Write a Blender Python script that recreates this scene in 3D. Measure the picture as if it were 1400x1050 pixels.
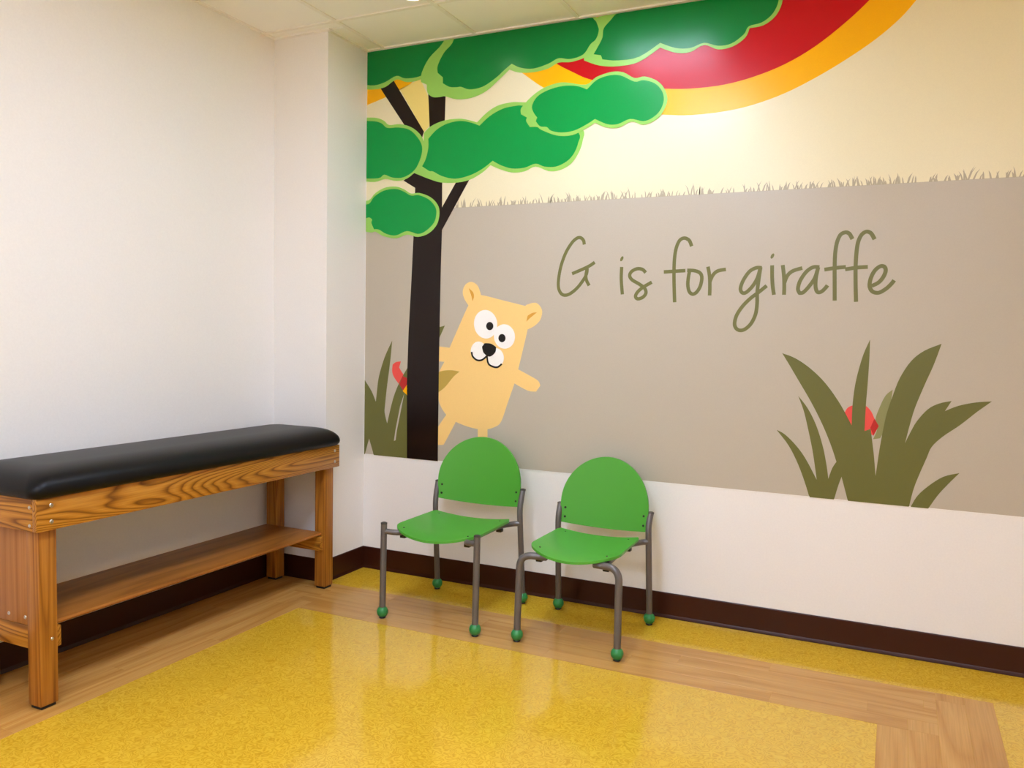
import bpy, bmesh, math, random
from mathutils import Vector, Matrix
random.seed(7)
for o in list(bpy.data.objects): bpy.data.objects.remove(o)
SC = bpy.context.scene
COL = SC.collection

# ------------------------------------------------------------------ camera
F_PX, PITCH, YAW, ROLL = 1121.2, -0.0606, -0.4409, 0.0195
CAM = Vector((2.727, -3.8253, 1.3435))
fw = Vector((math.sin(YAW)*math.cos(PITCH), math.cos(YAW)*math.cos(PITCH), math.sin(PITCH)))
r0 = Vector((math.cos(YAW), -math.sin(YAW), 0))
u0 = r0.cross(fw)
RT = r0*math.cos(ROLL) + u0*math.sin(ROLL)
UP = -r0*math.sin(ROLL) + u0*math.cos(ROLL)
cam = bpy.data.cameras.new('camera')
cam.sensor_fit = 'HORIZONTAL'; cam.sensor_width = 36; cam.lens = F_PX/1400*36
cam.clip_start = 0.05
camo = bpy.data.objects.new('camera', cam); COL.objects.link(camo)
camo.matrix_world = Matrix(((RT.x, UP.x, -fw.x, CAM.x), (RT.y, UP.y, -fw.y, CAM.y), (RT.z, UP.z, -fw.z, CAM.z), (0, 0, 0, 1)))
SC.camera = camo
# ------------------------------------------------------------------ world, exposure
wd = bpy.data.worlds.new('world'); SC.world = wd; wd.use_nodes = True
wd.node_tree.nodes['Background'].inputs[0].default_value = (1, .95, .9, 1)
wd.node_tree.nodes['Background'].inputs[1].default_value = 0.05
SC.view_settings.view_transform = 'Standard'
SC.view_settings.look = 'None'
SC.view_settings.gamma = 1
SC.view_settings.use_curve_mapping = False
SC.view_settings.exposure = 2.0
SC.cycles.max_bounces = 14; SC.cycles.diffuse_bounces = 12   # a white room: let the light go round
LIGHT = 12.5          # troffer diffuser strength

# ------------------------------------------------------------------ room measures
H = 2.88              # ceiling
HB = 0.121            # baseboard height
HM = 0.6488           # mural lower edge
HG = 2.0046           # grass line in the mural
CA, CD = 0.342, 0.3524  # boxed column: depth along y, width along x
XR, YB = 4.75, -5.6   # right wall, wall behind the camera
XI, XRI, YI, YO = 0.1464, 2.7108, -0.728, -0.3406   # wood border lines
PW = (YO-YI)/4        # plank width

# ------------------------------------------------------------------ helpers
def srgb(r, g, b):
    f = lambda c: (c/255/12.92) if c/255 <= .04045 else ((c/255+.055)/1.055)**2.4
    return (f(r), f(g), f(b), 1)

class G:
    """tiny node-graph helper"""
    def __init__(s, name):
        s.m = bpy.data.materials.new(name); s.m.use_nodes = True
        s.t = s.m.node_tree; s.b = s.t.nodes['Principled BSDF']
    def n(s, typ, **kw):
        x = s.t.nodes.new(typ)
        for k, v in kw.items():
            if k in x.inputs.keys(): 
                x.inputs[k].default_value = v
            else: setattr(x, k, v)
        return x
    def l(s, a, b): s.t.links.new(a, b)
    def set(s, **kw):
        for k, v in kw.items(): s.b.inputs[k.replace('_', ' ')].default_value = v
        return s
    def coords(s, scale=(1, 1, 1), obj=True, rand=False):
        tc = s.n('ShaderNodeTexCoord'); mp = s.n('ShaderNodeMapping'); mp.inputs['Scale'].default_value = scale
        s.l(tc.outputs['Object'], mp.inputs['Vector'])
        if rand:
            oi = s.n('ShaderNodeObjectInfo'); mu = s.n('ShaderNodeMath', operation='MULTIPLY'); mu.inputs[1].default_value = 37.0
            s.l(oi.outputs['Random'], mu.inputs[0]); s.l(mu.outputs[0], mp.inputs['Location'])
        return mp.outputs[0]
    def ramp(s, fac, stops):
        r = s.n('ShaderNodeValToRGB'); e = r.color_ramp.elements
        while len(e) < len(stops): e.new(.5)
        for i, (p, c) in enumerate(stops): e[i].position = p; e[i].color = c
        s.l(fac, r.inputs[0]); return r.outputs[0]
    def bump(s, h, strength=.1, dist=.002):
        b = s.n('ShaderNodeBump'); b.inputs['Strength'].default_value = strength; b.inputs['Distance'].default_value = dist
        s.l(h, b.inputs['Height']); s.l(b.outputs[0], s.b.inputs['Normal'])

def plain(name, rgb, rough=.5, metal=0.0, bump=None, spec=.5, coat=0.0):
    g = G(name); g.set(Roughness=rough, Metallic=metal)
    g.b.inputs['Specular IOR Level'].default_value = spec
    g.b.inputs['Coat Weight'].default_value = coat
    c = srgb(*rgb)
    sc, st = bump if bump else (40, .02)
    no = g.n('ShaderNodeTexNoise'); no.inputs['Scale'].default_value = sc; no.inputs['Detail'].default_value = 3
    g.l(g.coords(), no.inputs['Vector'])
    lo = tuple(x*.965 for x in c[:3])+(1,)
    col = g.ramp(no.outputs['Fac'], [(.3, lo), (.7, c)]); g.l(col, g.b.inputs['Base Color'])
    g.bump(no.outputs['Fac'], st, .002)
    return g.m

def wood(name, axis, base, dark, light, rough=.35, freq=9, rand=False, coat=.3, fine=.5, along=.75):
    g = G(name); g.set(Roughness=rough); g.b.inputs['Coat Weight'].default_value = coat; g.b.inputs['Coat Roughness'].default_value = .25; g.b.inputs['Specular IOR Level'].default_value = .2
    s = [9]*3; s[axis] = along
    v = g.coords(tuple(s), rand=rand)
    no = g.n('ShaderNodeTexNoise'); no.inputs['Scale'].default_value = 1.0; no.inputs['Detail'].default_value = 1.2; no.inputs['Roughness'].default_value = .35
    no.inputs['Distortion'].default_value = .25
    g.l(v, no.inputs['Vector'])
    mu = g.n('ShaderNodeMath', operation='MULTIPLY'); mu.inputs[1].default_value = freq; g.l(no.outputs['Fac'], mu.inputs[0])
    fr = g.n('ShaderNodeMath', operation='FRACT'); g.l(mu.outputs[0], fr.inputs[0])
    rings = g.ramp(fr.outputs[0], [(0, srgb(*dark)), (.3, srgb(*base)), (.6, srgb(*light)), (.86, srgb(*base)), (1, srgb(*dark))])
    s2 = [170]*3; s2[axis] = 4
    n2 = g.n('ShaderNodeTexNoise'); n2.inputs['Scale'].default_value = 1; n2.inputs['Detail'].default_value = 3
    g.l(g.coords(tuple(s2), rand=rand), n2.inputs['Vector'])
    fib = g.ramp(n2.outputs['Fac'], [(.35, (.62, .56, .5, 1)), (.6, (1, 1, 1, 1))])
    mx = g.n('ShaderNodeMix', data_type='RGBA', blend_type='MULTIPLY'); mx.inputs[0].default_value = fine
    g.l(rings, mx.inputs[6]); g.l(fib, mx.inputs[7]); 
    out = mx.outputs[2]
    if rand:
        oi = g.n('ShaderNodeObjectInfo'); hs = g.n('ShaderNodeHueSaturation')
        mr = g.n('ShaderNodeMapRange'); mr.inputs['To Min'].default_value = .96; mr.inputs['To Max'].default_value = 1.03
        g.l(oi.outputs['Random'], mr.inputs[0]); g.l(mr.outputs[0], hs.inputs['Value']); g.l(out, hs.inputs['Color']); out = hs.outputs[0]
    g.l(out, g.b.inputs['Base Color'])
    g.bump(n2.outputs['Fac'], .06, .001)
    return g.m

def emit(name, rgb, strength):
    g = G(name); g.set(Roughness=.4)
    g.b.inputs['Base Color'].default_value = srgb(*rgb)
    g.b.inputs['Emission Color'].default_value = srgb(*rgb); g.b.inputs['Emission Strength'].default_value = strength
    return g.m

def yellow_floor():
    g = G('yellow swirl sheet floor'); g.set(Roughness=.11); g.b.inputs['Specular IOR Level'].default_value = .5
    v = g.coords((1, 1, 1))
    n1 = g.n('ShaderNodeTexNoise'); n1.inputs['Scale'].default_value = 34; n1.inputs['Detail'].default_value = 0.0; n1.inputs['Distortion'].default_value = .8
    g.l(v, n1.inputs['Vector'])
    mu = g.n('ShaderNodeMath', operation='MULTIPLY'); mu.inputs[1].default_value = 5.0; g.l(n1.outputs['Fac'], mu.inputs[0])
    ab = g.n('ShaderNodeMath', operation='PINGPONG'); ab.inputs[1].default_value = .5; g.l(mu.outputs[0], ab.inputs[0])
    col = g.ramp(ab.outputs[0], [(0, srgb(*YL[0])), (.16, srgb(*YL[1])), (.42, srgb(*YL[2]))])
    n2 = g.n('ShaderNodeTexNoise'); n2.inputs['Scale'].default_value = 5; n2.inputs['Detail'].default_value = 4; g.l(v, n2.inputs['Vector'])
    mott = g.ramp(n2.outputs['Fac'], [(.3, (.9, .88, .8, 1)), (.7, (1, 1, 1, 1))])
    mx = g.n('ShaderNodeMix', data_type='RGBA', blend_type='MULTIPLY'); mx.inputs[0].default_value = .3
    g.l(col, mx.inputs[6]); g.l(mott, mx.inputs[7]); g.l(mx.outputs[2], g.b.inputs['Base Color'])
    g.bump(ab.outputs[0], .035, .002)
    return g.m
YL = [(198, 152, 34), (212, 168, 42), (222, 180, 52)]

def link(name, me, mat, parent=None):
    o = bpy.data.objects.new(name, me); COL.objects.link(o)
    if mat and not me.materials: me.materials.append(mat)
    if parent: o.parent = parent
    return o
def fin(name, bm, mat, parent=None, smooth=35):
    bmesh.ops.recalc_face_normals(bm, faces=bm.faces)
    me = bpy.data.meshes.new(name); bm.to_mesh(me); bm.free()
    if smooth:
        me.polygons.foreach_set('use_smooth', [True]*len(me.polygons)); me.set_sharp_from_angle(angle=math.radians(smooth))
    return link(name, me, mat, parent)
def add_box(bm, a, b, bev=0.0, seg=2):
    a, b = Vector(a), Vector(b)
    r = bmesh.ops.create_cube(bm, size=1)
    vs = r['verts']
    for v in vs: v.co = Vector(((a.x+b.x)/2+v.co.x*(b.x-a.x), (a.y+b.y)/2+v.co.y*(b.y-a.y), (a.z+b.z)/2+v.co.z*(b.z-a.z)))
    if bev:
        es = list({e for v in vs for e in v.link_edges})
        bmesh.ops.bevel(bm, geom=es, offset=bev, segments=seg, profile=.5, affect='EDGES')
def box(name, a, b, mat, parent=None, bev=0.0, seg=2):
    bm = bmesh.new(); add_box(bm, a, b, bev, seg); return fin(name, bm, mat, parent)
def fillet(pts, r, n=6):
    """round the inner corners of a polyline"""
    P = [Vector(p) for p in pts]; out = [P[0]]
    for i in range(1, len(P)-1):
        a, b, c = P[i-1], P[i], P[i+1]
        d1, d2 = (a-b), (c-b); L = min(r, d1.length*.49, d2.length*.49)
        p, q = b+d1.normalized()*L, b+d2.normalized()*L
        for k in range(n+1):
            t = k/n; out.append((1-t)**2*p+2*t*(1-t)*b+t*t*q)
    out.append(P[-1]); return out
def add_tube(bm, path, rad, seg=14, caps=True):
    P = [Vector(p) for p in path]; rings = []
    t0 = (P[1]-P[0]).normalized(); nrm = t0.orthogonal().normalized()
    for i, p in enumerate(P):
        t = (P[min(i+1, len(P)-1)]-P[max(i-1, 0)]).normalized()
        nrm = (nrm - t*nrm.dot(t)).normalized(); bn = t.cross(nrm)
        rings.append([bm.verts.new(p+(nrm*math.cos(2*math.pi*k/seg)+bn*math.sin(2*math.pi*k/seg))*rad) for k in range(seg)])
    for a, b in zip(rings, rings[1:]):
        for k in range(seg): bm.faces.new((a[k], a[(k+1) % seg], b[(k+1) % seg], b[k]))
    if caps: bm.faces.new(rings[0]); bm.faces.new(rings[-1])
def add_lathe(bm, c, prof, seg=20, axis='Z'):
    """profile [(r, h)] turned about an axis through c"""
    c = Vector(c); rings = []
    ax = {'X': (Vector((1, 0, 0)), Vector((0, 1, 0)), Vector((0, 0, 1))), 'Y': (Vector((0, 1, 0)), Vector((1, 0, 0)), Vector((0, 0, 1))), 'Z': (Vector((0, 0, 1)), Vector((1, 0, 0)), Vector((0, 1, 0)))}[axis]
    for r, h in prof:
        if r < 1e-6: rings.append([bm.verts.new(c+ax[0]*h)])
        else: rings.append([bm.verts.new(c+ax[0]*h+(ax[1]*math.cos(2*math.pi*k/seg)+ax[2]*math.sin(2*math.pi*k/seg))*r) for k in range(seg)])
    for a, b in zip(rings, rings[1:]):
        for k in range(seg):
            k2 = (k+1) % seg
            f = [a[k % len(a)], a[k2 % len(a)], b[k2 % len(b)], b[k % len(b)]]
            f2 = []
            for v in f:
                if v not in f2: f2.append(v)
            if len(f2) > 2: bm.faces.new(f2)
def add_shell(bm, grid, nrm_fn, th):
    """solid sheet from a grid of points; nrm_fn(i,j) gives the thickness direction"""
    R, C = len(grid), len(grid[0])
    A = [[bm.verts.new(grid[i][j]) for j in range(C)] for i in range(R)]
    B = [[bm.verts.new(Vector(grid[i][j])+nrm_fn(i, j)*th) for j in range(C)] for i in range(R)]
    for i in range(R-1):
        for j in range(C-1):
            bm.faces.new((A[i][j], A[i][j+1], A[i+1][j+1], A[i+1][j])); bm.faces.new((B[i][j], B[i+1][j], B[i+1][j+1], B[i][j+1]))
    ring = [(0, j) for j in range(C)]+[(i, C-1) for i in range(1, R)]+[(R-1, j) for j in range(C-2, -1, -1)]+[(i, 0) for i in range(R-2, 0, -1)]
    for k in range(len(ring)):
        (i, j), (i2, j2) = ring[k], ring[(k+1) % len(ring)]
        bm.faces.new((A[i][j], A[i2][j2], B[i2][j2], B[i][j]))
    bmesh.ops.remove_doubles(bm, verts=bm.verts, dist=1e-5)
def thing(name, label, cat, loc=(0, 0, 0), group=None):
    o = bpy.data.objects.new(name, None); COL.objects.link(o); o.location = loc; o.empty_display_size = .1
    o['label'] = label; o['category'] = cat
    if group: o['group'] = group
    return o
def structure(o, label, cat):
    o['kind'] = 'structure'; o['label'] = label; o['category'] = cat; return o

# ------------------------------------------------------------------ materials
M = {}
M['wall'] = plain('white wall paint', (240, 237, 233), .55, bump=(140, .05))
M['ceil'] = plain('ceiling tile', (250, 249, 247), .85, bump=(220, .12))
M['grid'] = plain('ceiling grid', (243, 240, 235), .5)
M['base'] = plain('brown vinyl baseboard', (58, 24, 13), .3, spec=.25)
M['bead'] = plain('pale caulk line', (214, 196, 168), .5)
M['troffer'] = plain('white enamel', (235, 232, 226), .4)
M['diffuser'] = emit('lit diffuser', (210, 226, 255), LIGHT)  # for the unseen panels added to brighten the room
M['diffuser_low'] = emit('lit diffuser, aged tubes', (210, 226, 255), LIGHT*.42)  # panel nearest the mural, turned down to keep the print from overexposing
M['yellow'] = yellow_floor()
M['plank_x'] = wood('oak plank lengthwise', 0, (198, 146, 74), (188, 134, 64), (205, 155, 82), .2, 4, True, .2, .3)
M['plank_y'] = wood('oak plank crosswise', 1, (198, 146, 74), (188, 134, 64), (205, 155, 82), .2, 4, True, .2, .3)
OK = ((182, 120, 36), (120, 72, 18), (196, 136, 50))
M['oak_y'] = wood('stained oak rail', 1, *OK, freq=30)
M['oak_x'] = wood('stained oak end', 0, *OK, freq=24)
M['oak_z'] = wood('stained oak leg', 2, (172, 110, 36), (142, 86, 26), (182, 120, 44), freq=22, along=.22)
M['shelf'] = wood('brown shelf board', 1, (158, 98, 38), (140, 84, 30), (168, 106, 44), freq=5, fine=.35)
M['ply'] = wood('plywood end panel', 2, (170, 112, 56), (158, 100, 46), (178, 120, 62), freq=4, fine=.3)
M['vinyl'] = plain('black vinyl', (14, 13, 14), .38, bump=(420, .08), spec=.2)
M['rubber'] = plain('black rubber', (14, 13, 13), .6)
M['steel'] = plain('bolt steel', (205, 198, 185), .3, 1.0)
M['tube'] = plain('grey enamelled tube', (106, 101, 99), .36, .3)
M['tubecap'] = plain('dark tube cap', (62, 58, 56), .5)
M['green'] = plain('green moulded plastic', (78, 163, 53), .36, bump=(500, .03))
M['ball'] = plain('dark green ball foot', (42, 132, 66), .35)
M['black'] = plain('black plastic', (18, 17, 17), .45)
def ink(name, rgb): return plain('print '+name, rgb, .25, bump=(260, .05), spec=.28)
I = dict(sky=ink('cream', (235, 226, 190)), pale=ink('pale yellow', (240, 219, 130)), yellow=ink('yellow', (252, 184, 0)), red=ink('red', (196, 8, 22)),
         ground=ink('taupe', (190, 181, 164)), tuft=ink('tuft', (180, 170, 146)), bark=ink('bark', (28, 16, 12)), leafrim=ink('light green', (150, 206, 96)),
         leaf=ink('green', (0, 152, 66)), leafd=ink('deep green', (0, 130, 56)), bear=ink('bear', (250, 210, 134)), ear=ink('ear', (222, 162, 66)), white=ink('white', (250, 248, 244)),
         black=ink('black', (16, 14, 14)), olive=ink('olive', (108, 108, 58)), olive2=ink('light olive', (140, 140, 92)), gold=ink('gold', (190, 160, 74)),
         flower=ink('flower red', (232, 84, 76)), flowerd=ink('flower dark red', (190, 44, 42)), text=ink('letter olive', (112, 112, 66)))

# ------------------------------------------------------------------ room shell
T = .1
def wallbox(name, a, b, label):
    o = box(name, a, b, M['wall']); return structure(o, label, 'wall')
wallbox('wall_back', (0, 0, -.02), (XR+T, T, H+.1), 'white painted wall that carries the printed mural')
wallbox('wall_left', (-CD-T, YB-T, -.02), (-CD, -CA, H+.1), 'plain white wall behind the padded treatment table')
wallbox('wall_column', (-CD-T, -CA, -.02), (0, T, H+.1), 'boxed-out white column in the corner beside the mural')
wallbox('wall_right', (XR, YB-T, -.02), (XR+T, 0, H+.1), 'plain white wall opposite the treatment table')
wallbox('wall_front', (-CD, YB-T, -.02), (XR, YB, H+.1), 'plain white wall facing the mural')

floor = structure(box('floor', (-CD-T, YB-T, -.06), (XR+T, T, 0), M['yellow']), 'glossy yellow swirl-patterned floor with wood-look plank border', 'floor')
# wood-look planks let into the yellow floor: hairline joints, a fraction of a millimetre proud
pk = {}
def plank(x0, x1, y0, y1, mat):
    g = .0002; key = (round(x1-x0, 3), round(y1-y0, 3), mat)
    if key not in pk:
        bm = bmesh.new(); w, d = (x1-x0)/2-g, (y1-y0)/2-g
        add_box(bm, (-w, -d, -.002), (w, d, .0008), .0004, 1)
        bmesh.ops.recalc_face_normals(bm, faces=bm.faces)
        me = bpy.data.meshes.new('plank'); bm.to_mesh(me); bm.free(); me.materials.append(M[mat]); pk[key] = me
    o = bpy.data.objects.new('plank', pk[key]); COL.objects.link(o); o.parent = floor; o.location = ((x0+x1)/2, (y0+y1)/2, 0)
def run(a, b, L, off):
    out = []; s = a-off
    while s < b-1e-6:
        e = min(s+L, b); s2 = max(s, a)
        if e-s2 > .01: out.append((s2, e))
        s += L
    return out
for k in range(4):           # border along the mural wall
    y1 = YO-k*PW; y0 = y1-PW
    for a, b in run(XI-PW*(3-k)-.0, XRI+PW*(2 if k < 3 else 1), .915, (.3, .75, .12, .55)[k]): plank(a, b, y0, y1, 'plank_x')
x = XI; k = 0
while x > -CD+.02:           # border under the treatment table, out to the wall
    x0 = max(x-PW, -CD)
    for a, b in run(YB, YO-PW*(3-min(k, 3)) if k < 3 else -CA, .915, (.2, .6, .4, .8, .1, .5)[k % 6]): plank(x0, x, a, b, 'plank_y')
    x -= PW; k += 1
for k in range(4):           # border returning toward the room on the right
    x0 = XRI+k*PW
    for a, b in run(YB+.4, (YI if k == 0 else YI+PW if k == 1 else YO), .915, (.5, .1, .7, .3)[k]): plank(x0, x0+PW, a, b, 'plank_y')

# baseboards with a small toe
def baseboard(name, p, q, n, label):
    p, q, n = Vector(p), Vector(q), Vector(n)
    prof = [(0, 0), (.012, 0), (.011, .006), (.006, .016), (.005, HB-.004), (.003, HB), (0, HB)]
    bm = bmesh.new(); A = [bm.verts.new(p+n*a+Vector((0, 0, z))) for a, z in prof]; B = [bm.verts.new(q+n*a+Vector((0, 0, z))) for a, z in prof]
    for i in range(len(prof)): j = (i+1) % len(prof); bm.faces.new((A[i], A[j], B[j], B[i]))
    bm.faces.new(A); bm.faces.new(B)
    return structure(fin(name, bm, M['base'], None, 20), label, 'baseboard')
baseboard('baseboard_back', (0, 0, 0), (XR, 0, 0), (0, -1, 0), 'dark brown vinyl baseboard below the mural')
baseboard('baseboard_column', (0, 0, 0), (0, -CA-.005, 0), (1, 0, 0), 'dark brown vinyl baseboard on the column side')
baseboard('baseboard_column_front', (0.005, -CA, 0), (-CD, -CA, 0), (0, -1, 0), 'dark brown vinyl baseboard behind the far table end')
baseboard('baseboard_left', (-CD, -CA, 0), (-CD, YB, 0), (1, 0, 0), 'dark brown vinyl baseboard behind the treatment table')
baseboard('baseboard_right', (XR, 0, 0), (XR, YB, 0), (-1, 0, 0), 'dark brown vinyl baseboard on the wall opposite the table')
baseboard('baseboard_front', (-CD, YB, 0), (XR, YB, 0), (0, 1, 0), 'dark brown vinyl baseboard on the wall facing the mural')

# ------------------------------------------------------------------ ceiling: slab, lay-in tiles, grid bars, wall angles
ceil = structure(box('ceiling', (-CD-T, YB-T, H+.03), (XR+T, T, H+.1), M['ceil']), 'suspended ceiling of pale lay-in tiles', 'ceiling')
TS, TX, TY = .5647, .1139, -.428
gx = [-CD]+[TX+i*TS for i in range(9) if TX+i*TS < XR-.05]+[XR]
gy = [0]+[TY-i*TS for i in range(12) if TY-i*TS > YB+.05]+[YB]
TROFF = {(3, 1), (3, 3), (3, 6), (3, 9), (6, 8)}
tk = {}
for i in range(len(gx)-1):
    for j in range(len(gy)-1):
        x0, x1, y0, y1 = gx[i], gx[i+1], gy[j+1], gy[j]
        if i == 0 and j == 0: x0 = 0.0; y0 = -CA
        if (i, j) in TROFF: continue
        key = (round(x1-x0, 3), round(y1-y0, 3))
        if key not in tk:
            w, d = (x1-x0)/2-.004, (y1-y0)/2-.004
            bm = bmesh.new(); add_box(bm, (-w, -d, 0), (w, d, .015), .003, 1); bmesh.ops.recalc_face_normals(bm, faces=bm.faces)
            me = bpy.data.meshes.new('ceiling_tile'); bm.to_mesh(me); bm.free(); me.materials.append(M['ceil']); tk[key] = me
        o = bpy.data.objects.new('ceiling_tile', tk[key]); COL.objects.link(o); o.parent = ceil; o.location = ((x0+x1)/2, (y0+y1)/2, H+.007)
box('ceiling_tile', (-CD+.004, TY+.004, H+.007), (TX-.004, -CA-.004, H+.022), M['ceil'], ceil, .003, 1)   # narrow cut tile in front of the column
for xx in gx[1:-1]: box('grid_bar', (xx-.011, YB, H+.001), (xx+.011, 0, H+.007), M['grid'], ceil)
for yy in gy[1:-1]: box('grid_bar', (-CD, yy-.011, H+.0005), (XR, yy+.011, H+.0065), M['grid'], ceil)
def angle(i, a, b, label): structure(box('trim_%d' % i, a, b, M['grid']), label, 'trim')
angle(1, (0, -.02, H-.001), (XR, 0, H+.012), 'pale metal wall angle along the top of the mural')
angle(2, (0, -CA, H-.0012), (.02, -.02, H+.012), 'pale metal wall angle on the column side')
angle(3, (-CD, -CA-.02, H-.001), (.02, -CA, H+.012), 'pale metal wall angle on the column front')
angle(4, (-CD, YB, H-.0012), (-CD+.02, -CA-.02, H+.012), 'pale metal wall angle above the plain wall behind the table')

# recessed troffers: one inferred from the mural glare, the rest added to brighten the room
for (i, j) in sorted(TROFF):
    x0, x1, y0, y1 = gx[i], gx[i+1], gy[j+1], gy[j]
    t = thing('ceiling_light_or_fill', 'square recessed ceiling light panel set in the tile grid, all but one added as fill', 'ceiling light', ((x0+x1)/2, (y0+y1)/2, H), 'recessed light panels in the tile grid')
    w, d = (x1-x0)/2-.012, (y1-y0)/2-.012
    bm = bmesh.new()
    for a, b in (((-w, -d, .001), (-w+.03, d, .02)), ((w-.03, -d, .001), (w, d, .02)), ((-w, -d, .001), (w, -d+.03, .02)), ((-w, d-.03, .001), (w, d, .02))): add_box(bm, a, b)
    fin('frame', bm, M['troffer'], t, 0)
    box('diffuser', (-w+.03, -d+.03, .006), (w-.03, d-.03, .014), M['diffuser_low' if (i, j) == (3, 1) else 'diffuser'], t)
# small round downlight by the grid line
dl = thing('recessed_downlight', 'small round downlight in a tile near the top of the tree', 'downlight', (.64, -.56, H))
bm = bmesh.new(); add_lathe(bm, (0, 0, 0), [(.056, .006), (.059, -.001), (.070, -.002), (.074, .001), (.074, .007)], 32); fin('trim_ring', bm, M['troffer'], dl)
bm = bmesh.new(); add_lathe(bm, (0, 0, 0), [(0, .002), (.04, .002), (.056, .004)], 32); fin('lens', bm, emit('lit lens', (255, 246, 235), 6.0), dl)

# ------------------------------------------------------------------ mural (flat print on the wall)
mural = thing('printed_mural', 'printed cartoon mural with tree, bear, rainbow and lettering above the chairs', 'mural', (0, 0, HM))
MX1 = 4.3
def wallpt(u, v):
    d = fw + RT*((u-700)/F_PX) + UP*((525-v)/F_PX)
    t = -CAM.y/d.y
    P = CAM+d*t
    return (P.x, P.z)
def spline(pts, closed=True, n=4, corner=48):
    N = len(pts); V = [Vector(p) for p in pts]; out = []
    def isc(i):
        if not closed and i in (0, N-1): return True
        a, b = V[i]-V[i-1], V[(i+1) % N]-V[i]
        if a.length < 1e-9 or b.length < 1e-9: return True
        return abs(a.angle_signed(b)) > math.radians(corner)
    for i in range(N if closed else N-1):
        p1, p2 = V[i], V[(i+1) % N]
        p0 = p1 if isc(i) else V[i-1]; p3 = p2 if isc((i+1) % N) else V[(i+2) % N]
        for k in range(n):
            t = k/n
            out.append(.5*((2*p1)+(p2-p0)*t+(2*p0-5*p1+4*p2-p3)*t*t+(3*p1-p0-3*p2+p3)*t**3))
    if not closed: out.append(V[-1])
    return out
XMIN = .004; TOPZ = H-.003
def clampw(p): return (min(max(p[0], XMIN), MX1), min(max(p[1], HM), TOPZ))
def print_face(name, W, mat, layer, parent):
    """flat printed area: W in wall metres (x, z)"""
    bm = bmesh.new(); y = -.0020-layer*.00028
    vs = []; last = None
    for p in W:
        p = clampw(p)
        if last and (abs(p[0]-last[0])+abs(p[1]-last[1])) < 2e-4: continue
        vs.append(bm.verts.new((p[0], y, p[1]-HM))); last = p
    f = bm.faces.new(vs); f.normal_update()
    if f.normal.y > 0: f.normal_flip()
    bmesh.ops.triangulate(bm, faces=bm.faces, ngon_method='EAR_CLIP')
    me = bpy.data.meshes.new(name); bm.to_mesh(me); bm.free()
    return link(name, me, mat, parent)
def shape(name, px, mat, layer, parent=None, sm=True, corner=48):
    W = [wallpt(*p) for p in px]
    if sm: W = spline(W, True, 4, corner)
    return print_face(name, W, I[mat], layer, parent or mural)
def crop(ox, oy, s, pts): return [(ox+a*s, oy+b*s) for a, b in pts]
def ell(cx, cy, rx, ry, rot=0, n=28):
    c, s = math.cos(rot), math.sin(rot)
    return [(cx+rx*math.cos(2*math.pi*k/n)*c-ry*math.sin(2*math.pi*k/n)*s, cy+rx*math.cos(2*math.pi*k/n)*s+ry*math.sin(2*math.pi*k/n)*c) for k in range(n)]
def stroke(name, lines, width, mat, layer, parent=None, taper=False):
    """brush strokes of one glyph; lines of pixels, width in metres"""
    bm = bmesh.new(); y0 = -.0020-layer*.00028
    for li, ln in enumerate(lines):
        P = spline([wallpt(*p) for p in ln], False, 7, 75); y = y0-.00006*li
        L, Rr = [], []
        for i, p in enumerate(P):
            t = (P[min(i+1, len(P)-1)]-P[max(i-1, 0)]).normalized(); n = Vector((-t.y, t.x)); w = width/2
            L.append(bm.verts.new((p.x+n.x*w, y-.000004*i, p.y+n.y*w-HM))); Rr.append(bm.verts.new((p.x-n.x*w, y-.000004*i, p.y-n.y*w-HM)))
        for i in range(len(P)-1):
            bm.faces.new((L[i], L[i+1], Rr[i+1], Rr[i]))
    for f in bm.faces:
        f.normal_update()
        if f.normal.y > 0: f.normal_flip()
    me = bpy.data.meshes.new(name); bm.to_mesh(me); bm.free()
    return link(name, me, I[mat], parent or mural)

# backing sheet, sky and ground
o = box('backing_sheet', (.001, -.0015, 0), (MX1, -.0001, TOPZ-HM), I['white'], mural)
print_face('sky_field', [(XMIN, HG), (MX1, HG), (MX1, TOPZ), (XMIN, TOPZ)], I['sky'], 0, mural)
print_face('ground_field', [(XMIN, HM+.003), (MX1, HM+.003), (MX1, HG), (XMIN, HG)], I['ground'], 0, mural)
# tufted grass fringe along the ground line
bm = bmesh.new(); x = wallpt(618, 289)[0]
while x < MX1-.05:
    nb = random.randint(2, 5); h0 = random.uniform(.02, .052)
    for b in range(nb):
        bx_ = x+random.uniform(-.022, .022); lean = random.uniform(-.6, .75); h = h0*random.uniform(.5, 1.1); w = random.uniform(.0025, .0045)
        pts = [(bx_-w, -.002), (bx_+w, -.002), (bx_+w*.7+lean*h*.35, h*.6), (bx_+lean*h*.8, h), (bx_-w*.7+lean*h*.35, h*.6)]
        bm.faces.new([bm.verts.new((px, -.0020-.00028-.00001*b, HG+pz-HM)) for px, pz in pts])
    x += random.uniform(.022, .045)
me = bpy.data.meshes.new('grass_fringe'); bm.to_mesh(me); bm.free()
o = link('grass_fringe', me, I['tuft'], mural); o['kind'] = 'stuff'

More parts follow.
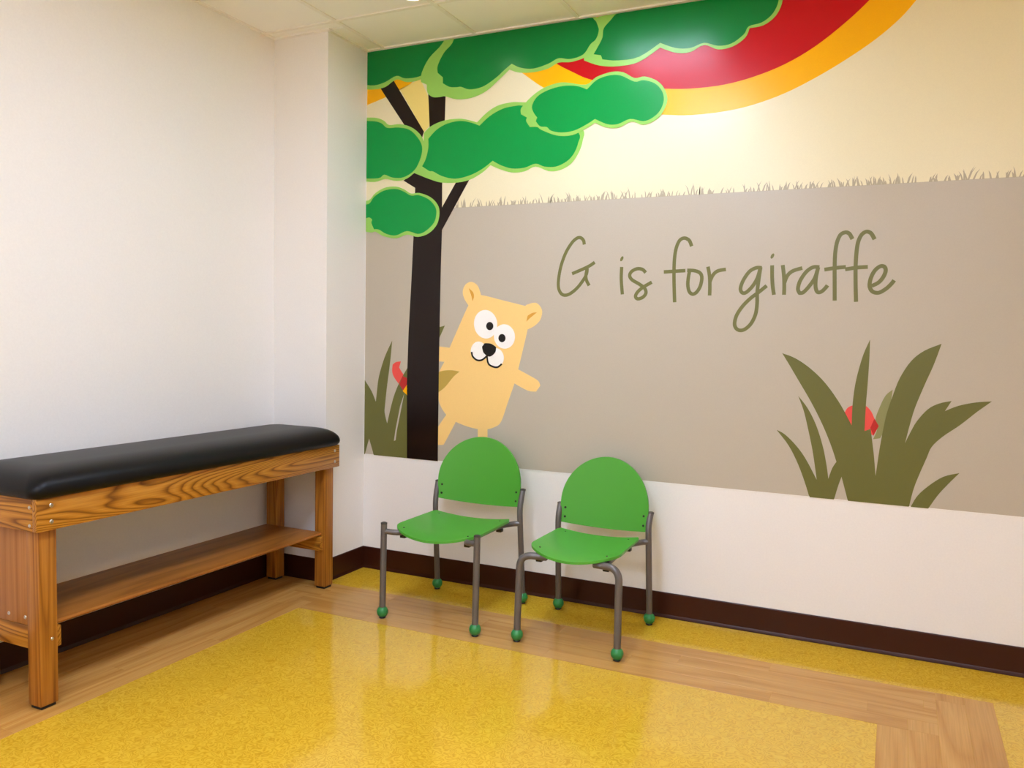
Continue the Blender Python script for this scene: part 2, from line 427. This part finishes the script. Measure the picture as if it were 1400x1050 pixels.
# rainbow
shape('yellow_arc', [(497, 118), (540, 106), (566, 108), (561, 115), (530, 132), (497, 146)], 'yellow', 1)
shape('pale_wedge', [(547, 122), (575, 108), (587, 135), (587.5, 172), (580, 181)], 'pale', 1, sm=False)
shape('yellow_arc', [(690, 82), (713, 99), (745, 121), (790, 141), (850, 153), (909, 157), (944, 157.5), (990, 152.5), (1031, 143), (1073, 127.6), (1114, 107), (1156, 82), (1197, 54), (1230, 26), (1253, 0), (1275, -30), (700, 20)], 'yellow', 1)
shape('red_arc', [(748, 78), (764, 89), (783, 98.6), (806, 108.5), (850, 117.5), (911, 121.5), (949, 121), (990, 116), (1031, 105), (1073, 88), (1114, 64), (1156, 31), (1189, 0), (1215, -30), (1072, -30), (1071, 0), (1040, 30), (900, 40)], 'red', 2, corner=40)
# tree
shape('trunk', [(556.6, 640), (556.6, 524), (559, 455), (562.5, 391), (565.7, 324), (568, 257), (552, 247), (568, 236), (605, 236), (605, 250), (604.7, 283.6), (623.6, 249.7), (628, 238), (646, 238), (643, 244), (604.7, 314.6), (603, 370), (600.5, 500), (598.8, 640)], 'bark', 4, sm=False)
shape('branch', [(516, 114), (536, 106), (580, 180), (577, 190), (562, 186), (552.5, 170)], 'bark', 3, sm=False)
shape('branch', [(585.5, 122), (610, 122), (608, 178), (588, 178)], 'bark', 3, sm=False)
def clump(rim, core, layer, dark=False):
    r = shape('foliage_rim', rim, 'leafrim', layer)
    shape('foliage', core, 'leafd' if dark else 'leaf', layer+1, r).parent = r
clump([(490, 122.5), (512.5, 122.5), (527.5, 119), (542.5, 109), (557, 112.5), (575, 109), (600, 95), (620, 40), (490, 60)],
      [(490, 116), (512, 117), (527, 112.5), (542.5, 104), (555, 107.5), (576, 104), (600, 90), (620, 40), (490, 60)], 5, True)
clump([(612, 40), (605, 60), (587, 80), (577, 100), (576, 112.5), (584, 116), (585, 127), (592, 133), (602, 133), (609, 132), (625, 136), (645, 134), (665, 125), (682, 110), (697, 95.5), (710, 99.5), (730, 99), (750, 94), (764, 86), (782, 85), (802, 78), (815, 67.5), (822, 55), (826, 45), (824, 35), (812, 20), (800, 10)],
      [(625, 40), (619, 59), (607.5, 72.5), (599, 90), (599, 100), (606, 106), (606, 114), (615, 119), (625, 119.5), (631, 119), (642.5, 122.5), (660, 119), (677.5, 107.5), (690, 96), (700, 87.5), (712.5, 93), (730, 94), (750, 87.5), (764, 80), (780, 81), (797.5, 75), (807.5, 61), (815, 54), (819, 42.5), (817.5, 32.5), (811, 25), (800, 10)], 7, True)
clump([(842, 10), (814, 26), (820, 45.6), (812, 62), (799, 74.6), (799, 83), (820, 90), (845, 91), (874, 85), (903, 65.5), (924, 72.5), (944, 71.7), (963, 62), (982, 68), (1002, 64), (1019, 52), (1025, 39), (1044, 35), (1060, 23), (1069, 6), (1070, -10), (1066, -24), (860, -10)],
      [(850, 8), (837, 26), (826, 39), (824, 52), (818, 64), (812, 74.6), (822, 76), (824, 81.6), (845, 83), (874, 78), (903, 59), (924, 66), (944, 66), (963, 59), (982, 63), (1000, 60), (1017, 47.6), (1024, 36.5), (1042, 31), (1057, 18.6), (1065, 0), (1064, -24), (860, -10)], 9, True)
clump([(580, 182), (590, 172.5), (607.5, 165), (627.5, 162.5), (640, 164), (652.5, 167.5), (665, 155), (680, 145), (697.5, 140.5), (712.5, 140), (760, 145), (796, 175), (797, 192.5), (791, 210), (780, 225), (765, 233), (750, 234), (732.5, 228), (717.5, 234.5), (700, 236), (682.5, 231), (671, 226), (660, 236), (642.5, 246), (622.5, 250), (602.5, 249.5), (587.5, 245), (576, 240.5), (565, 236), (578, 212)],
      [(586, 190), (597.5, 177.5), (612.5, 169), (630, 165.5), (645, 168), (656, 172), (670, 159), (687.5, 149), (705, 145), (717.5, 145), (760, 152), (791, 181), (791, 195), (785, 210), (775, 221), (760, 228), (745, 228), (732.5, 224), (717.5, 229.5), (700, 230.5), (685, 226), (674, 220), (660, 231), (642.5, 240), (622.5, 244.5), (605, 241), (592.5, 234.5), (587.5, 234), (577.5, 227.5), (582.5, 217.5), (586, 202.5)], 5)
clump([(490, 162), (512.5, 161), (525, 165), (532.5, 171), (547.5, 170), (562.5, 174), (575, 184), (581, 197.5), (580, 212.5), (572.5, 230), (557.5, 244), (542.5, 247.5), (527.5, 245), (512.5, 249), (490, 247.5)],
      [(490, 166), (512, 166), (522.5, 169), (530, 175), (545, 174.5), (560, 177.5), (571, 187.5), (577.5, 200), (576, 215), (567.5, 232.5), (552.5, 242.5), (537.5, 243), (526, 239), (517.5, 244), (490, 244)], 7)
clump([(712.5, 150), (717.5, 142.5), (730, 130), (745, 120), (762.5, 114), (774.6, 113), (801.5, 116), (816, 105.6), (837, 98.6), (853, 99.4), (868, 107), (882, 105), (899, 111), (909, 122), (913, 137), (907, 153), (897, 164), (880, 171), (864, 166.5), (845, 175), (828, 174), (814, 168), (801.5, 176), (783, 185), (762, 185.6), (741, 178), (735, 174), (725, 174), (720, 166), (721, 161), (713, 156.6)],
      [(728, 145), (735, 132.6), (750, 123.5), (770, 118), (789, 118), (803, 122.6), (816, 110), (833, 103.6), (849, 103.6), (868, 112), (880, 110), (895, 114), (905, 124), (908, 137), (903, 151), (893, 161), (880, 166), (862, 163), (845, 170), (830.5, 170), (814, 163), (801.5, 171), (785, 179), (768, 181.5), (754, 179), (748, 174), (739, 173), (733, 166), (735, 161), (730, 154)], 11)
clump([(490, 274), (504.6, 274), (514, 264), (527, 256.8), (542, 255.3), (553, 259), (562.5, 264.7), (574, 264), (589, 269.6), (599, 280), (601.5, 292), (598, 307), (587, 319), (572, 324), (557, 321), (542, 326), (525, 323), (514, 317), (508, 318), (490, 315.7)],
      [(490, 279.7), (504.6, 279), (512, 269.6), (525, 261), (541, 258.5), (552, 261.7), (562.5, 267.5), (573, 267), (587, 273), (596, 283.6), (597, 294), (593.6, 305), (583, 315.7), (572, 320), (557, 316), (542, 322), (529, 320), (518.6, 314), (512, 313.6), (508.5, 305), (509.6, 300.7), (504.6, 297.5), (490, 303)], 9)
# bear peeking from behind the trunk
C4 = lambda pts: crop(480, 370, .2571, pts)
bear = shape('bear_figure', C4([(690, 130), (815, 160), (935, 190), (942, 250), (940, 310), (915, 420), (890, 525), (945, 555), (995, 585), (1007, 612), (985, 643), (940, 638), (870, 600), (835, 700), (800, 800), (768, 830), (710, 845), (640, 835), (560, 805), (510, 770), (470, 700), (462, 600), (470, 540), (497, 485), (462, 482), (462, 402), (525, 410), (560, 330), (625, 185), (655, 150)]), 'bear', 2)
shape('bear_leg', C4([(512, 760), (560, 800), (502, 910), (488, 926), (455, 926), (455, 850)]), 'bear', 3, bear)
shape('bear_leg', C4([(675, 835), (727, 838), (727, 985), (675, 985)]), 'bear', 3, bear, False)
shape('bear_ear', C4([(660, 175), (625, 185), (603, 148), (595, 110), (610, 74), (640, 60), (670, 75), (685, 105), (690, 140)]), 'bear', 3, bear, corner=60)
shape('inner_ear', C4([(627, 93), (650, 115), (655, 140), (647, 163), (641, 135)]), 'ear', 4, bear)
shape('bear_ear', C4([(925, 200), (950, 177), (985, 172), (1010, 195), (1017, 225), (1005, 265), (975, 295), (935, 315)]), 'bear', 3, bear, corner=60)
shape('inner_ear', C4([(933, 272), (940, 240), (965, 225), (990, 222), (968, 240), (950, 255)]), 'ear', 4, bear)
shape('eye', C4(ell(717, 285, 62, 76, -.1)), 'white', 4, bear)
shape('eye', C4(ell(817, 350, 56, 65, -.1)), 'white', 5, bear)
shape('pupil', C4(ell(739, 295, 19, 22)), 'black', 6, bear)
shape('pupil', C4(ell(804, 359, 19, 22)), 'black', 6, bear)
shape('muzzle', C4(ell(680, 428, 42, 51)), 'white', 5, bear)
shape('muzzle', C4(ell(769, 464, 45, 52)), 'white', 5, bear)
stroke('mouth', [C4([(643, 432), (648, 455), (670, 475), (697, 475), (722, 455), (724, 445)]), C4([(724, 445), (730, 490), (750, 508), (780, 513), (803, 496)])], .0095, 'black', 7, bear)
shape('nose', C4([(698, 405), (712, 386), (745, 388), (773, 406), (770, 432), (750, 453), (730, 456), (706, 436)]), 'black', 8, bear)
# plants: left cluster behind the trunk
shape('red_flower', C4([(222, 500), (240, 486), (266, 483), (257, 515), (275, 545), (300, 572), (300, 655), (270, 620), (235, 575), (220, 540)]), 'flower', 1)
plant = shape('grass_plant', C4([(60, 560), (73, 580), (110, 640), (133, 697), (140, 630), (150, 560), (180, 460), (220, 372), (213, 450), (205, 520), (192, 620), (182, 715), (180, 755), (193, 812), (225, 680), (260, 590), (302, 515), (302, 1020), (125, 1020), (120, 975), (97, 893), (75, 975), (60, 1020)]), 'olive', 2, corner=30)
shape('dark_petal', C4([(275, 560), (300, 572), (300, 620), (280, 640), (258, 605)]), 'flowerd', 3, plant, False)
shape('yellow_petal', C4([(300, 605), (302, 665), (276, 640)]), 'yellow', 4, plant, False)
shape('leaf_gap', C4([(229, 905), (238, 902), (245, 850), (285, 650), (262, 720), (237, 850)]), 'ground', 3, plant, False)
shape('leaf_tip', C4([(466, 302), (500, 292), (470, 360)]), 'olive', 1, plant, False)
shape('leaf_tip', C4([(460, 540), (500, 531), (540, 530), (578, 537), (545, 565), (500, 620), (460, 650)]), 'gold', 3, plant)
# plants: right cluster
C7 = lambda pts: crop(1040, 450, .2571, pts)
shape('red_flower', C7([(447, 442), (465, 416), (500, 404), (555, 406), (588, 438), (605, 475), (628, 515), (600, 566), (560, 545), (485, 520)]), 'flower', 1)
p2 = shape('grass_plant', C7([(115, 128), (175, 150), (240, 190), (310, 250), (370, 320), (430, 410), (484, 512), (488, 410), (500, 310), (520, 220), (548, 130), (582, 55), (578, 160), (570, 280), (560, 400), (552, 542), (585, 530), (595, 610), (603, 680), (611, 780), (630, 650), (650, 540), (670, 450), (700, 360), (740, 260), (800, 170), (870, 115), (962, 78), (920, 190), (870, 300), (820, 420), (790, 520), (768, 605), (790, 560), (830, 490), (890, 425), (950, 395), (1015, 382), (980, 435), (1050, 408), (1140, 390), (1230, 384), (1150, 440), (1060, 510), (970, 570), (910, 625), (880, 690), (840, 780), (810, 860), (785, 960), (470, 940), (455, 880), (430, 785), (410, 840), (385, 925), (265, 915), (240, 830), (200, 720), (150, 620), (85, 535), (130, 560), (190, 620), (240, 690), (298, 800), (290, 740), (275, 640), (250, 520), (228, 430), (200, 355), (250, 420), (295, 510), (330, 620), (350, 720), (360, 795), (380, 740), (403, 705), (375, 620), (330, 510), (270, 390), (200, 270), (150, 185)]), 'olive', 3, corner=42)
shape('pale_leaf', C7([(610, 480), (635, 410), (665, 352), (702, 322), (692, 390), (676, 450), (655, 540), (635, 580), (598, 585), (620, 530)]), 'olive2', 2, p2, corner=42)
shape('dark_petal', C7([(605, 475), (628, 515), (600, 566), (583, 525)]), 'flowerd', 4, p2, False)
shape('grass_leaf', C7([(790, 960), (830, 890), (890, 835), (970, 785), (1057, 765), (1000, 820), (940, 885), (880, 970)]), 'olive', 3, p2, corner=42)
# hand lettering: G is for giraffe, one object for each character
C5 = lambda pts: crop(740, 300, .18571, pts)
C6 = lambda pts: crop(980, 300, .18571, pts)
LW = .0165
def letter(lines, dot=None):
    o = stroke('letter', lines, LW, 'text', 1)
    if dot: shape('dot', dot, 'text', 1, o)
letter([C5([(318, 185), (312, 155), (290, 135), (262, 140), (225, 175), (180, 250), (145, 350), (128, 450), (130, 510), (150, 548), (180, 558), (220, 543), (270, 500), (315, 440), (335, 400), (340, 365)]), C5([(228, 400), (310, 365), (360, 340), (395, 316)]), C5([(340, 358), (330, 410), (335, 450), (354, 487)])])
letter([C5([(593, 350), (590, 440), (598, 552)])], C5(ell(594, 290, 10, 20, .45, 14)))
letter([C5([(770, 392), (745, 368), (705, 364), (665, 385), (652, 415), (670, 445), (720, 475), (760, 505), (772, 540), (750, 572), (712, 585), (695, 567), (710, 535), (750, 500), (815, 462)])])
letter([C5([(1108, 198), (1090, 155), (1055, 138), (1020, 155), (995, 210), (982, 290), (978, 400), (980, 520), (983, 610)]), C5([(903, 387), (980, 382), (1062, 377)])])
letter([C5([(1075, 375), (1130, 378), (1170, 395), (1183, 430), (1172, 490), (1145, 535), (1115, 550), (1090, 530), (1080, 480), (1085, 420), (1094, 378)])])
letter([C5([(1228, 348), (1240, 420), (1242, 500), (1240, 560)]), C5([(1242, 460), (1265, 410), (1300, 380), (1360, 368)])])
letter([C6([(332, 357), (290, 357), (240, 385), (195, 450), (175, 510), (190, 541), (220, 535), (265, 490), (300, 430), (323, 352)]), C6([(323, 352), (308, 450), (298, 540), (297, 620), (285, 700), (250, 770), (200, 812), (155, 812), (132, 775), (145, 710), (190, 640), (250, 580), (310, 535), (368, 488)])])
letter([C6([(408, 338), (408, 420), (412, 490), (421, 555)])], C6(ell(410, 270, 11, 21, .5, 14)))
letter([C6([(486, 336), (495, 420), (497, 500), (495, 555)]), C6([(497, 470), (520, 415), (560, 380), (630, 358)])])
letter([C6([(756, 352), (710, 352), (660, 385), (615, 450), (598, 510), (610, 543), (640, 535), (690, 480), (725, 425), (747, 352)]), C6([(747, 352), (730, 430), (728, 500), (742, 535), (770, 532), (800, 505), (815, 485)])])
letter([C6([(999, 145), (975, 105), (945, 96), (910, 115), (885, 170), (872, 250), (868, 350), (868, 480), (868, 598)]), C6([(792, 370), (870, 358), (950, 350)])])
letter([C6([(1162, 147), (1135, 102), (1100, 91), (1065, 115), (1040, 170), (1028, 250), (1022, 350), (1022, 480), (1025, 607)]), C6([(945, 368), (1030, 355), (1112, 350)])])
letter([C6([(1140, 490), (1190, 465), (1225, 425), (1243, 380), (1235, 350), (1205, 345), (1165, 375), (1135, 430), (1125, 490), (1145, 530), (1190, 540), (1240, 515), (1280, 480), (1306, 448)])])

# ------------------------------------------------------------------ padded treatment table
TXF, TYF, TL = .101, -.356, 1.668      # front face x, far end y, length
TXB = -CD+.018; ZB, ZT = .636, .751
tab = thing('treatment_table', 'black padded oak treatment table with lower shelf against white wall', 'table', ((TXF+TXB)/2, TYF-TL/2, 0))
off = Vector(tab.location)
def tb(name, a, b, mat, bev=.003, parent=None): return box(name, Vector(a)-off, Vector(b)-off, M[mat], parent or tab, bev)
RTH = .022; y0, y1 = TYF-TL, TYF
tb('rail', (TXF-RTH, y0, ZB), (TXF, y1, ZT), 'oak_y')
tb('rail', (TXB, y0, ZB), (TXB+RTH, y1, ZT), 'oak_y')
tb('end_rail', (TXB+RTH, y0, ZB), (TXF-RTH, y0+RTH, ZT), 'oak_x')
tb('end_rail', (TXB+RTH, y1-RTH, ZB), (TXF-RTH, y1, ZT), 'oak_x')
LWD = .067
lx = [(TXF-RTH-LWD, TXF-RTH), (TXB+RTH, TXB+RTH+LWD)]
ly = [(y0+RTH, y0+RTH+LWD), (y1-RTH-LWD, y1-RTH)]
for a, b in lx:
    for c, d in ly:
        lg = tb('leg', (a, c, .012), (b, d, ZT-.004), 'oak_z', .004)
        tb('glide_foot', (a+.006, c+.006, 0), (b-.006, d-.006, .013), 'rubber', .002, lg)
# end stretchers, shelf and near end panel
sx0, sx1 = TXB+RTH+.002, TXF-RTH-.012
tb('stretcher', (sx0, ly[0][1], .205), (sx1, ly[0][1]+.022, .28), 'oak_x')
tb('stretcher', (sx0, ly[1][0]-.022, .205), (sx1, ly[1][0], .28), 'oak_x')
tb('stretcher', (sx0, ly[0][0]+.012, .205), (lx[0][0], ly[0][0]+.032, .288), 'oak_x')
tb('end_panel', (lx[1][1], ly[0][0]+.014, .288), (lx[0][0], ly[0][0]+.026, ZB), 'ply', .001)
bm = bmesh.new()
sa, sb, sc_, sd = TXB+RTH+LWD*.0, TXF-RTH-.02, ly[0][1]+.002, ly[1][0]-.002
prof = [(sa, .281), (sb-.012, .281), (sb-.003, .284), (sb, .291), (sb-.003, .298), (sb-.012, .301), (sa, .301)]
A = [bm.verts.new(Vector((x, sc_, z))-off) for x, z in prof]; B = [bm.verts.new(Vector((x, sd, z))-off) for x, z in prof]
for i in range(len(prof)): j = (i+1) % len(prof); bm.faces.new((A[i], A[j], B[j], B[i]))
bm.faces.new(A); bm.faces.new(B); fin('shelf', bm, M['shelf'], tab)
# bolts
def bolt(c, axis, r=.0075):
    bm = bmesh.new(); s = 1 if axis == 'X' else -1
    add_lathe(bm, Vector(c)-off, [(r*1.0, 0), (r*1.0, .001*s), (r*.8, .0025*s), (r*.35, .0028*s), (r*.3, .0018*s), (0, .0018*s)], 16, axis); fin('bolt', bm, M['steel'], tab)
for yy in (y0+.055, y1-.04):
    for zz in (ZB+.03, ZT-.028): bolt((TXF, yy, zz), 'X')
for xx in (TXF-.035, TXB+.04):
    for zz in (ZB+.022, ZT-.03): bolt((xx, y0, zz), 'Y', .006)
for xx in (lx[0][0]-.03, lx[0][0]-.12): bolt((xx, ly[0][0]+.014, .315), 'Y', .007)
bolt((TXF-RTH, ly[0][0]+.045, .245), 'X', .006)
# cushion: rounded vinyl pad, flat underside
def cushion():
    bm = bmesh.new()
    ax, bx_ = TXB-.012, TXF+.022; ay, by = y0-.02, y1+.008
    z0, z1 = ZT+.0005, ZT+.098
    lay = [(0.0, .012), (.01, .003), (.022, 0), (.034, .0015), (.048, .007), (.060, .016), (.071, .028), (.080, .043), (.087, .061), (.092, .083), (.0955, .108), (.0968, .135)]
    rings = []
    for h, ins in lay:
        r = .05+ins*.05
        pts = []
        x0_, x1_, y0_, y1_ = ax+ins, bx_-ins, ay+ins, by-ins
        for cx, cy, a0 in ((x1_-r, y1_-r, 0), (x0_+r, y1_-r, 90), (x0_+r, y0_+r, 180), (x1_-r, y0_+r, 270)):
            for k in range(7):
                a = math.radians(a0+90*k/6); pts.append((cx+r*math.cos(a), cy+r*math.sin(a)))
        rings.append([bm.verts.new(Vector((px, py, z0+h))-off) for px, py in pts])
    for a, b in zip(rings, rings[1:]):
        n = len(a)
        for k in range(n): bm.faces.new((a[k], a[(k+1) % n], b[(k+1) % n], b[k]))
    bm.faces.new(rings[0]); bm.faces.new(rings[-1])
    return fin('cushion', bm, M['vinyl'], tab, 60)
cushion()

# ------------------------------------------------------------------ green chairs
def chair(label, cx, yf, yb, hw, seat_z, leg_top, post_top, back_z0, back_z1, bent):
    """local frame: origin on the floor between the feet, back toward the wall"""
    cy = (yf+yb)/2; t = thing('stacking_chair', label, 'chair', (cx, cy, 0), 'green chairs along the mural wall')
    F, B = yf-cy, yb-cy; R = .0142; tz = seat_z-.022
    def ball(x, y, parent):
        bm = bmesh.new(); r = .027
        add_lathe(bm, (x, y, 0), [(0, .004)]+[(r*math.sin(a), .031-r*math.cos(a)) for a in [math.radians(k) for k in range(25, 160, 12)]]+[(.014, .058), (0, .058)], 20); fin('ball_foot', bm, M['ball'], parent)
        bm = bmesh.new(); add_lathe(bm, (x, y, 0), [(0, 0), (.014, 0), (.016, .003), (.014, .008), (0, .008)], 16); fin('glide', bm, M['black'], parent)
    for s in (-1, 1):
        xs = s*hw
        xi = s*(hw-.075)
        # rear leg: splays back below, leans back above the seat
        bm = bmesh.new(); path = fillet([(xs, B, .05), (xs-s*.004, B-.035, seat_z-.03), (xs-s*.006, B-.042, seat_z+.05), (xs-s*.004, B-.012, post_top)], .06)
        add_tube(bm, path, R); lg = fin('rear_leg', bm, M['tube'], t)
        bm = bmesh.new(); e = path[-1]; add_lathe(bm, e, [(R*1.05, -.003), (R*1.08, .003), (R*.7, .006), (0, .007)], 16); fin('tube_cap', bm, M['tubecap'], lg)
        ball(xs, B, lg)
        # front leg
        if bent:
            bm = bmesh.new(); path = fillet([(xs, F, .05), (xs*.985, F+.008, tz-.016), (xs-s*.12, F+.03, tz-.020)], .085, 10)
            add_tube(bm, path, R*1.08); lf = fin('front_leg', bm, M['tube'], t)
        else:
            bm = bmesh.new(); path = [(xs, F, .05), (xs, F+.006, leg_top)]
            add_tube(bm, path, R*1.05); lf = fin('front_leg', bm, M['tube'], t)
            bm = bmesh.new(); add_lathe(bm, path[-1], [(R*1.08, -.002), (R*1.1, .003), (R*.7, .006), (0, .007)], 16); fin('tube_cap', bm, M['tubecap'], lf)
        ball(xs, F, lf)
        # seat rail bowed under the seat
        bm = bmesh.new()
        fr = [(xs-s*.12, F+.03, tz-.020)] if bent else [(xs, F+.006, tz)]
        path = fillet(fr+[(xi, F+(.045 if bent else .025), tz-(.020 if bent else .006)), (xi, B-.13, tz-.004), (xs-s*.03, B-.05, tz-.003), (xs-s*.006, B-.04, tz-.001)], .05)
        add_tube(bm, path, R*.92); fin('seat_rail', bm, M['tube'], t)
        for yy in (F+.06, B-.12):
            bm = bmesh.new(); add_box(bm, (xi-.014, yy-.014, tz-(.05 if bent and yy < 0 else .034)), (xi+.014, yy+.014, tz+.006), .003); fin('bracket', bm, M['black'], t)
    # seat
    wr, wf = hw-.03, hw-.022; yr, yf_ = B-.085, F-.02
    NU, NV = 24, 20; grid = []
    for i in range(NV+1):
        v = i/NV; row = []
        w = wr+(wf-wr)*v
        if v > .8: w *= 1-.16*((v-.8)/.2)**2.4
        if v < .08: w *= 1-.05*((.08-v)/.08)**2
        for j in range(NU+1):
            u = -1+2*j/NU
            yend = yf_+.055*abs(u)**2.6
            ys = yr-.0*u
            x = u*w; y = ys+(yend-ys)*v
            z = seat_z-.020*(1-u*u)*(.75+.25*v)-.012*max(0, (v-.75)/.25)**2*(1-.4*abs(u))+.004*(1-v)
            row.append((x, y, z))
        grid.append(row)
    bm = bmesh.new(); add_shell(bm, grid, lambda i, j: Vector((0, 0, -1)), .011); st = fin('seat', bm, M['green'], t, 50)
    for sx in (-1, 1):
        for yy, zz in ((F+.06, -.006), (B-.12, .0)):
            bm = bmesh.new(); x = sx*(hw-.075); u = x/wf; add_lathe(bm, (x, yy, seat_z-.020*(1-u*u)*(.95 if yy < 0 else .8)+.0015+(.0 if yy < 0 else .0035)), [(0, .0012), (.0035, .0008), (.0042, -.003)], 12); fin('screw', bm, M['tubecap'], st)
    # backrest: D-shaped panel, bowed toward the wall
    grid = []; NU, NV = 28, 26; bw = hw-.012; hs = (back_z1-back_z0)*.30; yb0 = B-.036
    for i in range(NV+1):
        v = i/NV; row = []
        for j in range(NU+1):
            u = -1+2*j/NU
            if v < .3:
                zz = back_z0+hs*v/.3; w = bw*(.972+.028*math.sin(v/.3*math.pi/2)); zz -= .014*(1-u*u)*(1-v/.3)
            else:
                a = (v-.3)/.7*math.pi/2; zz = back_z0+hs+(back_z1-back_z0-hs)*math.sin(a); w = bw*max(math.cos(a), 0)
            x = u*w; y = yb0+.030*(1-(x/bw)**2)+(zz-back_z0)*.09
            row.append((x, y, zz))
        grid.append(row)
    bm = bmesh.new(); add_shell(bm, grid, lambda i, j: Vector((0, 1, 0)), .011); bk = fin('backrest', bm, M['green'], t, 50)
    for s in (-1, 1):
        for zz in (back_z0+.026, back_z0+.070):
            x = s*(bw-.022); y = yb0+.030*(1-(x/bw)**2)+(zz-back_z0)*.09
            bm = bmesh.new(); add_lathe(bm, (x, y, zz), [(0, -.002), (.005, -.0016), (.006, .002)], 12, 'Y'); fin('screw', bm, M['black'], bk)
    return t
chair('green plastic chair with straight capped front legs, backrest under the bear', .826, -.654, -.148, .246, .435, .449, .575, .492, .817, False)
chair('green plastic chair with front legs bent in under the seat', 1.492, -.622, -.140, .229, .424, .42, .530, .444, .768, True)
